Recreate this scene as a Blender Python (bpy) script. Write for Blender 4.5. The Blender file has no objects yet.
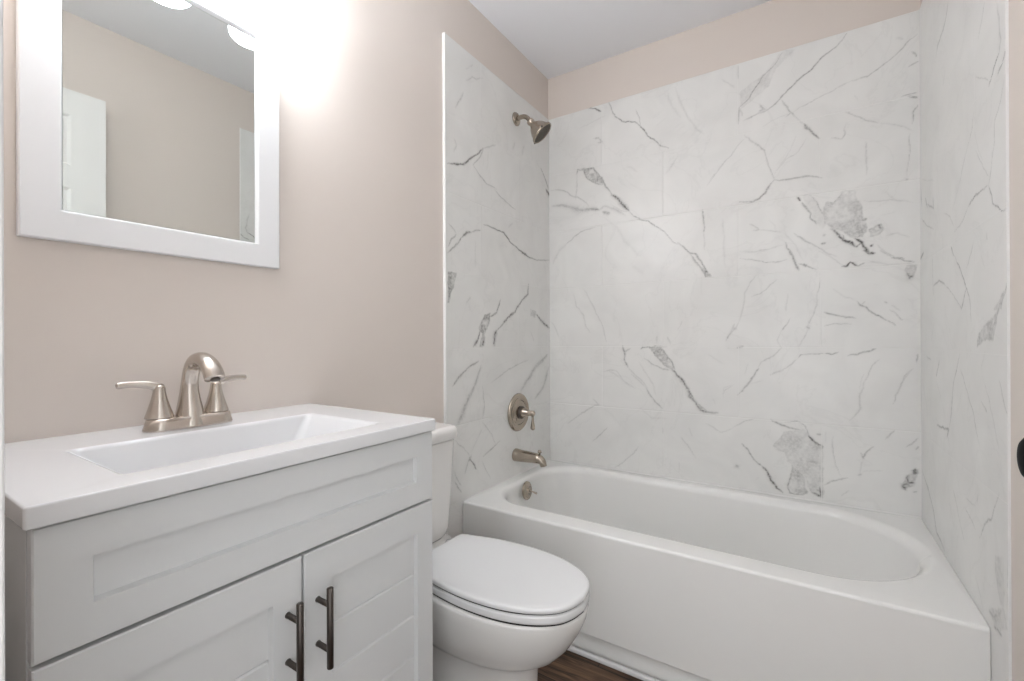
import bpy, bmesh, math, json
import numpy as np
from mathutils import Vector, Matrix

WORLD, LAMP, EXPO = 1.15, 24.0, 1.09
# ---------------------------------------------------------------- camera, world, exposure
scn = bpy.context.scene
COL = scn.collection
YAW, PITCH, ROLL, FPX, V0 = .5741, .0009, -.004, 458.02, 338.42
cam_d = bpy.data.cameras.new('camera')
cam = bpy.data.objects.new('camera', cam_d)
COL.objects.link(cam)
scn.camera = cam
cam.location = (1.1825, -2.1891, 1.0735)
cam.rotation_euler = (Matrix.Rotation(YAW, 3, 'Z') @ Matrix.Rotation(math.pi/2, 3, 'X') @ Matrix.Rotation(PITCH, 3, 'X') @ Matrix.Rotation(ROLL, 3, 'Z')).to_euler()
cam_d.sensor_width = 36
cam_d.lens = FPX*36/1024
cam_d.shift_y = (V0-340.5)/1024
cam_d.clip_start = .01

w = bpy.data.worlds.new('world'); scn.world = w
w.use_nodes = True
w.node_tree.nodes['Background'].inputs[0].default_value = (.96, .98, 1.0, 1)
w.node_tree.nodes['Background'].inputs[1].default_value = WORLD
scn.view_settings.view_transform = 'Standard'
scn.view_settings.look = 'None'
scn.view_settings.exposure = EXPO
scn.view_settings.gamma = 1
scn.view_settings.use_curve_mapping = False

# ---------------------------------------------------------------- materials
def lin(c):
    return tuple(((v/255)/12.92 if v/255 <= .04045 else ((v/255+.055)/1.055)**2.4) for v in c)+(1,)
def mat(name, rgb, rough=.5, metal=0, bump=0, bscale=60, coat=0, vary=0, spec=.5):
    m = bpy.data.materials.new(name); m.use_nodes = True
    nt = m.node_tree; b = nt.nodes['Principled BSDF']
    b.inputs['Base Color'].default_value = lin(rgb)
    b.inputs['Roughness'].default_value = rough
    b.inputs['Metallic'].default_value = metal
    b.inputs['Coat Weight'].default_value = coat
    b.inputs['Coat Roughness'].default_value = .05
    b.inputs['Specular IOR Level'].default_value = spec
    tc = nt.nodes.new('ShaderNodeTexCoord'); n = nt.nodes.new('ShaderNodeTexNoise')
    n.inputs['Scale'].default_value = bscale; n.inputs['Detail'].default_value = 3
    nt.links.new(tc.outputs['Object'], n.inputs['Vector'])
    if bump:
        bp = nt.nodes.new('ShaderNodeBump'); bp.inputs['Strength'].default_value = bump; bp.inputs['Distance'].default_value = .002
        nt.links.new(n.outputs['Fac'], bp.inputs['Height']); nt.links.new(bp.outputs[0], b.inputs['Normal'])
    if vary:
        mr = nt.nodes.new('ShaderNodeMapRange'); mr.inputs[3].default_value = rough-vary; mr.inputs[4].default_value = rough+vary
        nt.links.new(n.outputs['Fac'], mr.inputs[0]); nt.links.new(mr.outputs[0], b.inputs['Roughness'])
    return m
M_paint = mat('wall_paint', (224, 214, 206), .6, bump=.06, bscale=300)
M_ceil = mat('ceiling_paint', (243, 243, 246), .8, bump=.1, bscale=250)
M_tub = mat('tub_acrylic', (242, 241, 238), .16, vary=.04, bscale=20)
M_porc = mat('porcelain', (234, 232, 229), .08, vary=.03, bscale=15)
M_seat = mat('seat_plastic', (236, 236, 236), .16, vary=.03, bscale=20)
M_dark = mat('painted_gap_shade', (40, 36, 34), .8)  # near-black colour standing in for shade in the toilet seat gaps
M_van = mat('cabinet_paint', (216, 217, 217), .35)
M_top = mat('cultured_marble', (229, 229, 230), .1, vary=.03, bscale=12)
M_nick = mat('brushed_nickel', (201, 192, 183), .25, 1)
M_fix = mat('bath_fixture_nickel', (178, 167, 154), .24, 1)
M_gun = mat('gunmetal', (96, 90, 86), .35, 1)
M_mirr = mat('mirror_silver', (222, 226, 224), .01, 1)
M_frame = mat('frame_paint', (236, 236, 237), .35, bump=.02, bscale=100)
M_trim = mat('trim_paint', (232, 231, 230), .35, bump=.02, bscale=100)
M_door = mat('door_paint', (232, 231, 228), .4, bump=.03, bscale=80)
M_black = mat('black_metal', (3, 3, 3), .6, 0, spec=.08)
M_edge = mat('edge_trim', (240, 240, 238), .3)
M_rub = mat('spray_face', (92, 84, 74), .5, bump=.3, bscale=400)
def emis(name, rgb, s):
    m = bpy.data.materials.new(name); m.use_nodes = True
    nt = m.node_tree; b = nt.nodes['Principled BSDF']
    b.inputs['Base Color'].default_value = (.9, .9, .9, 1); b.inputs['Roughness'].default_value = .3
    ge = nt.nodes.new('ShaderNodeTexCoord'); sx = nt.nodes.new('ShaderNodeSeparateXYZ'); cr = nt.nodes.new('ShaderNodeFloatCurve')
    ab = nt.nodes.new('ShaderNodeMapRange'); ab.inputs[1].default_value = -1; ab.inputs[2].default_value = 1
    nt.links.new(ge.outputs['Normal'], sx.inputs[0]); nt.links.new(sx.outputs['Z'], ab.inputs[0])
    mr = nt.nodes.new('ShaderNodeValToRGB')
    for pos, v in ((0, .13), (.25, .11), (.75, .11), (1, 1)):
        e = mr.color_ramp.elements[0] if pos == 0 else (mr.color_ramp.elements[-1] if pos == 1 else mr.color_ramp.elements.new(pos))
        e.color = (v, v, v, 1)
    nt.nodes.remove(cr)
    ml = nt.nodes.new('ShaderNodeMath'); ml.operation = 'MULTIPLY'; ml.inputs[1].default_value = s*5.1
    nt.links.new(ab.outputs[0], mr.inputs[0]); nt.links.new(mr.outputs[0], ml.inputs[0]); nt.links.new(ml.outputs[0], b.inputs['Emission Strength'])
    b.inputs['Emission Color'].default_value = lin(rgb)
    return m
M_glass = emis('frosted_lamp_glass', (240, 246, 252), LAMP)

def marble():
    m = bpy.data.materials.new('marble_tile'); m.use_nodes = True
    nt = m.node_tree; N = nt.nodes.new; L = nt.links.new; b = nt.nodes['Principled BSDF']
    tc = N('ShaderNodeTexCoord')
    at = N('ShaderNodeAttribute'); at.attribute_name = 'vein'
    gr = N('ShaderNodeAttribute'); gr.attribute_name = 'grout'
    # broad grey clouding
    n1 = N('ShaderNodeTexNoise'); n1.inputs['Scale'].default_value = 4.5; n1.inputs['Detail'].default_value = 5; n1.inputs['Distortion'].default_value = 1.2
    L(tc.outputs['Object'], n1.inputs['Vector'])
    r1 = N('ShaderNodeMapRange'); r1.inputs[1].default_value = .35; r1.inputs[2].default_value = .75; r1.inputs[4].default_value = .09
    L(n1.outputs['Fac'], r1.inputs[0])
    # thin faint hairline veins
    n2 = N('ShaderNodeTexNoise'); n2.inputs['Scale'].default_value = 3.2; n2.inputs['Detail'].default_value = 6; n2.inputs['Roughness'].default_value = .55; n2.inputs['Distortion'].default_value = .8
    mp = N('ShaderNodeMapping'); mp.inputs['Rotation'].default_value = (.3, .6, .2); mp.inputs['Location'].default_value = (3, 1, 7)
    L(tc.outputs['Object'], mp.inputs[0]); L(mp.outputs[0], n2.inputs['Vector'])
    s = N('ShaderNodeMath'); s.operation = 'SUBTRACT'; s.inputs[1].default_value = .5; L(n2.outputs['Fac'], s.inputs[0])
    a = N('ShaderNodeMath'); a.operation = 'ABSOLUTE'; L(s.outputs[0], a.inputs[0])
    r2 = N('ShaderNodeMapRange'); r2.inputs[1].default_value = 0; r2.inputs[2].default_value = .012; r2.inputs[3].default_value = .045; r2.inputs[4].default_value = 0
    L(a.outputs[0], r2.inputs[0])
    # breakup of the drawn veins
    n3 = N('ShaderNodeTexNoise'); n3.inputs['Scale'].default_value = 120; n3.inputs['Detail'].default_value = 3
    L(tc.outputs['Object'], n3.inputs['Vector'])
    r3 = N('ShaderNodeMapRange'); r3.inputs[1].default_value = .3; r3.inputs[2].default_value = .7; r3.inputs[3].default_value = .5; r3.inputs[4].default_value = 1.35
    L(n3.outputs['Fac'], r3.inputs[0])
    mv = N('ShaderNodeMath'); mv.operation = 'MULTIPLY'; L(at.outputs['Fac'], mv.inputs[0]); L(r3.outputs[0], mv.inputs[1])
    ad = N('ShaderNodeMath'); ad.operation = 'ADD'; L(r1.outputs[0], ad.inputs[0]); L(r2.outputs[0], ad.inputs[1])
    ad2 = N('ShaderNodeMath'); ad2.operation = 'ADD'; ad2.use_clamp = True; L(ad.outputs[0], ad2.inputs[0]); L(mv.outputs[0], ad2.inputs[1])
    mx = N('ShaderNodeMix'); mx.data_type = 'RGBA'
    mx.inputs['A'].default_value = lin((237, 236, 233)); mx.inputs['B'].default_value = lin((98, 96, 92))
    L(ad2.outputs[0], mx.inputs['Factor'])
    mg = N('ShaderNodeMix'); mg.data_type = 'RGBA'; mg.inputs['B'].default_value = lin((236, 235, 232))
    L(mx.outputs['Result'], mg.inputs['A']); L(gr.outputs['Fac'], mg.inputs['Factor'])
    L(mg.outputs['Result'], b.inputs['Base Color'])
    b.inputs['Roughness'].default_value = .3
    return m
M_marble = marble()

def wood():
    m = bpy.data.materials.new('dark_wood_floor'); m.use_nodes = True
    nt = m.node_tree; N = nt.nodes.new; L = nt.links.new; b = nt.nodes['Principled BSDF']
    tc = N('ShaderNodeTexCoord'); br = N('ShaderNodeTexBrick')
    br.inputs['Scale'].default_value = 1; br.inputs['Brick Width'].default_value = 1.2; br.inputs['Row Height'].default_value = .13
    br.inputs['Mortar Size'].default_value = .0015; br.inputs['Color1'].default_value = lin((92, 72, 56)); br.inputs['Color2'].default_value = lin((70, 54, 42)); br.inputs['Mortar'].default_value = lin((24, 18, 15))
    L(tc.outputs['Object'], br.inputs['Vector'])
    mp = N('ShaderNodeMapping'); mp.inputs['Scale'].default_value = (3, 45, 1); L(tc.outputs['Object'], mp.inputs[0])
    n = N('ShaderNodeTexNoise'); n.inputs['Scale'].default_value = 1.5; n.inputs['Detail'].default_value = 8; n.inputs['Distortion'].default_value = 1.5
    L(mp.outputs[0], n.inputs['Vector'])
    cr = N('ShaderNodeValToRGB'); cr.color_ramp.elements[0].position = .35; cr.color_ramp.elements[0].color = (.35, .33, .31, 1); cr.color_ramp.elements[1].position = .7; cr.color_ramp.elements[1].color = (2.3, 2.1, 1.9, 1)
    L(n.outputs['Fac'], cr.inputs[0])
    mx = N('ShaderNodeMix'); mx.data_type = 'RGBA'; mx.blend_type = 'MULTIPLY'; mx.inputs['Factor'].default_value = 1
    L(br.outputs['Color'], mx.inputs['A']); L(cr.outputs[0], mx.inputs['B']); L(mx.outputs['Result'], b.inputs['Base Color'])
    b.inputs['Roughness'].default_value = .45
    return m
M_wood = wood()

# ---------------------------------------------------------------- mesh helpers
def obj(name, bm, m, parent=None, smooth=False, bevel=0, seg=3, sub=0, wn=False):
    bmesh.ops.recalc_face_normals(bm, faces=bm.faces)
    me = bpy.data.meshes.new(name); bm.to_mesh(me); bm.free()
    me.materials.append(m)
    o = bpy.data.objects.new(name, me); COL.objects.link(o)
    if parent: o.parent = parent
    if smooth or bevel:
        for p in me.polygons: p.use_smooth = True
    if bevel:
        md = o.modifiers.new('bevel', 'BEVEL'); md.width = bevel; md.segments = seg; md.limit_method = 'ANGLE'; md.angle_limit = math.radians(35); md.harden_normals = True
    if wn:
        md = o.modifiers.new('wn', 'WEIGHTED_NORMAL'); md.keep_sharp = True; md.weight = 100
    if sub:
        md = o.modifiers.new('sub', 'SUBSURF'); md.levels = sub; md.render_levels = sub
    return o
def empty(name, loc, label, cat, kind=None):
    o = bpy.data.objects.new(name, None); COL.objects.link(o); o.location = loc; o.empty_display_size = .05
    o['label'] = label; o['category'] = cat
    if kind: o['kind'] = kind
    return o
def tag(o, label, cat):
    o['label'] = label; o['category'] = cat; return o
def struct(o, label=None, cat=None):
    o['kind'] = 'structure'
    if label: o['label'] = label
    if cat: o['category'] = cat
    return o
def part(root, o):           # parent a world-space part under its thing, keeping it in place
    o.parent = root; o.matrix_parent_inverse = Matrix.Translation(root.location).inverted(); return o
def box(bm, x0, x1, y0, y1, z0, z1):
    r = bmesh.ops.create_cube(bm, size=1)
    for v in r['verts']:
        v.co = Vector(((x0+x1)/2+v.co.x*(x1-x0), (y0+y1)/2+v.co.y*(y1-y0), (z0+z1)/2+v.co.z*(z1-z0)))
    return r
def boxes(name, bs, m, **k):
    bm = bmesh.new()
    for b in bs: box(bm, *b)
    return obj(name, bm, m, **k)
def loft(bm, rings, cap0=True, cap1=True, closed=True):
    vr = [[bm.verts.new(p) for p in r] for r in rings]
    n = len(vr[0])
    for a, b in zip(vr, vr[1:]):
        for i in range(n if closed else n-1):
            j = (i+1) % n
            bm.faces.new((a[i], a[j], b[j], b[i]))
    if cap0: bm.faces.new(vr[0][::-1])
    if cap1: bm.faces.new(vr[-1])
    return vr
def frame_of(d):
    d = Vector(d).normalized(); u = Vector((0, 0, 1)) if abs(d.z) < .9 else Vector((0, 1, 0))
    a = d.cross(u).normalized(); return a, a.cross(d).normalized(), d
def lathe(bm, prof, origin, axis, n=40, cap0=True, cap1=True):
    a, b, d = frame_of(axis); o = Vector(origin)
    loft(bm, [[o+d*h+(a*math.cos(t)+b*math.sin(t))*max(r, 1e-5) for t in [2*math.pi*i/n for i in range(n)]] for r, h in prof], cap0, cap1)
def catmull(pts, k=8):
    pts = [np.array(p, float) for p in pts]; P = [2*pts[0]-pts[1]]+pts+[2*pts[-1]-pts[-2]]; out = []
    for i in range(1, len(P)-2):
        for j in range(k):
            t = j/k
            out.append(.5*((2*P[i])+(-P[i-1]+P[i+1])*t+(2*P[i-1]-5*P[i]+4*P[i+1]-P[i+2])*t*t+(-P[i-1]+3*P[i]-3*P[i+1]+P[i+2])*t**3))
    out.append(pts[-1]); return out
def tube(bm, pts, n=24, k=8):      # pts: x,y,z,r or x,y,z,ra,rb
    q = catmull(pts, k); c = [Vector(p[:3]) for p in q]; rings = []; prev = None
    for i, p in enumerate(q):
        d = (c[min(i+1, len(c)-1)]-c[max(i-1, 0)]).normalized()
        if prev is None: a, b, _ = frame_of(d)
        else:
            a = (prev-d*prev.dot(d)).normalized(); b = a.cross(d).normalized()
        prev = a
        ra = p[3]; rb = p[4] if len(p) > 4 else ra
        rings.append([c[i]+a*math.cos(t)*ra+b*math.sin(t)*rb for t in [2*math.pi*j/n for j in range(n)]])
    loft(bm, rings)
def rrect(x0, x1, y0, y1, rl, rr, z, K=12, Mx=14, My=6):
    """rounded rectangle ring, left corners radius rl, right corners radius rr"""
    p = []
    cs = [(x1-rr, y0+rr, rr, -90), (x1-rr, y1-rr, rr, 0), (x0+rl, y1-rl, rl, 90), (x0+rl, y0+rl, rl, 180)]
    for i, (cx, cy, r, a0) in enumerate(cs):
        for k in range(K+1):
            t = math.radians(a0+90*k/K); p.append((cx+r*math.cos(t), cy+r*math.sin(t)))
        nx = cs[(i+1) % 4]; t = math.radians(nx[3]); e = (nx[0]+nx[2]*math.cos(t), nx[1]+nx[2]*math.sin(t)); s = p[-1]
        m = My if i % 2 == 0 else Mx
        for k in range(1, m): p.append((s[0]+(e[0]-s[0])*k/m, s[1]+(e[1]-s[1])*k/m))
    return [Vector((a, b, z)) for a, b in p]

# ---------------------------------------------------------------- room shell
XR, ZC, YF = 1.528, 2.483, -2.14
YB = .01                         # end wall plane; its tiles stand 10 mm in front of it
FW = .12; ZD = 2.115            # front wall thickness, door opening height
DX0, DX1 = .80, 1.462           # door opening
def panel(name, bs, m, label, cat='wall', **k): return struct(boxes(name, bs, m, **k), label, cat)
panel('floor', [(-.1, XR+.1, -3.6, .1, -.06, 0)], M_wood, 'dark brown wood plank bathroom floor', 'floor')
panel('ceiling', [(-.1, XR+.1, YF-FW, .1, ZC, ZC+.08)], M_ceil, 'flat white painted ceiling', 'ceiling')
W_left = panel('wall_left', [(-.1, 0, YF-FW, .1, 0, ZC)], M_paint, 'greige painted wall behind the vanity and toilet')
W_back = panel('wall_back', [(0, XR, YB, .1, 0, ZC)], M_paint, 'greige painted end wall above the marble tile')
W_right = panel('wall_right', [(XR, XR+.1, YF-FW, .1, 0, ZC)], M_paint, 'greige painted wall at the right side')
panel('wall_front', [(0, DX0-.02, YF-FW, YF, 0, ZC), (DX1+.02, XR, YF-FW, YF, 0, ZC), (DX0-.02, DX1+.02, YF-FW, YF, ZD+.02, ZC)], M_paint, 'greige painted wall holding the doorway')
panel('trim_1', [(DX0-.02, DX0, YF-FW, YF, 0, ZD), (DX1, DX1+.02, YF-FW, YF, 0, ZD), (DX0-.02, DX1+.02, YF-FW, YF, ZD, ZD+.02)], M_trim, 'white door jamb lining the doorway', 'door trim')
panel('trim_2', [(DX0-.075, DX0-.006, YF, YF+.014, 0, ZD+.006), (DX1+.006, XR-.001, YF, YF+.014, 0, ZD+.006), (DX0-.075, XR-.001, YF, YF+.014, ZD+.006, ZD+.075)], M_trim, 'white casing around the inside of the doorway', 'door trim', bevel=.003)
panel('baseboard_left', [(0, .014, -1.415, -.87, 0, .09)], M_trim, 'white baseboard behind the toilet', 'baseboard', bevel=.003)
panel('baseboard_right', [(XR-.014, XR, YF+.015, -.87, 0, .09)], M_trim, 'white baseboard at the right wall', 'baseboard', bevel=.003)

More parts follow.
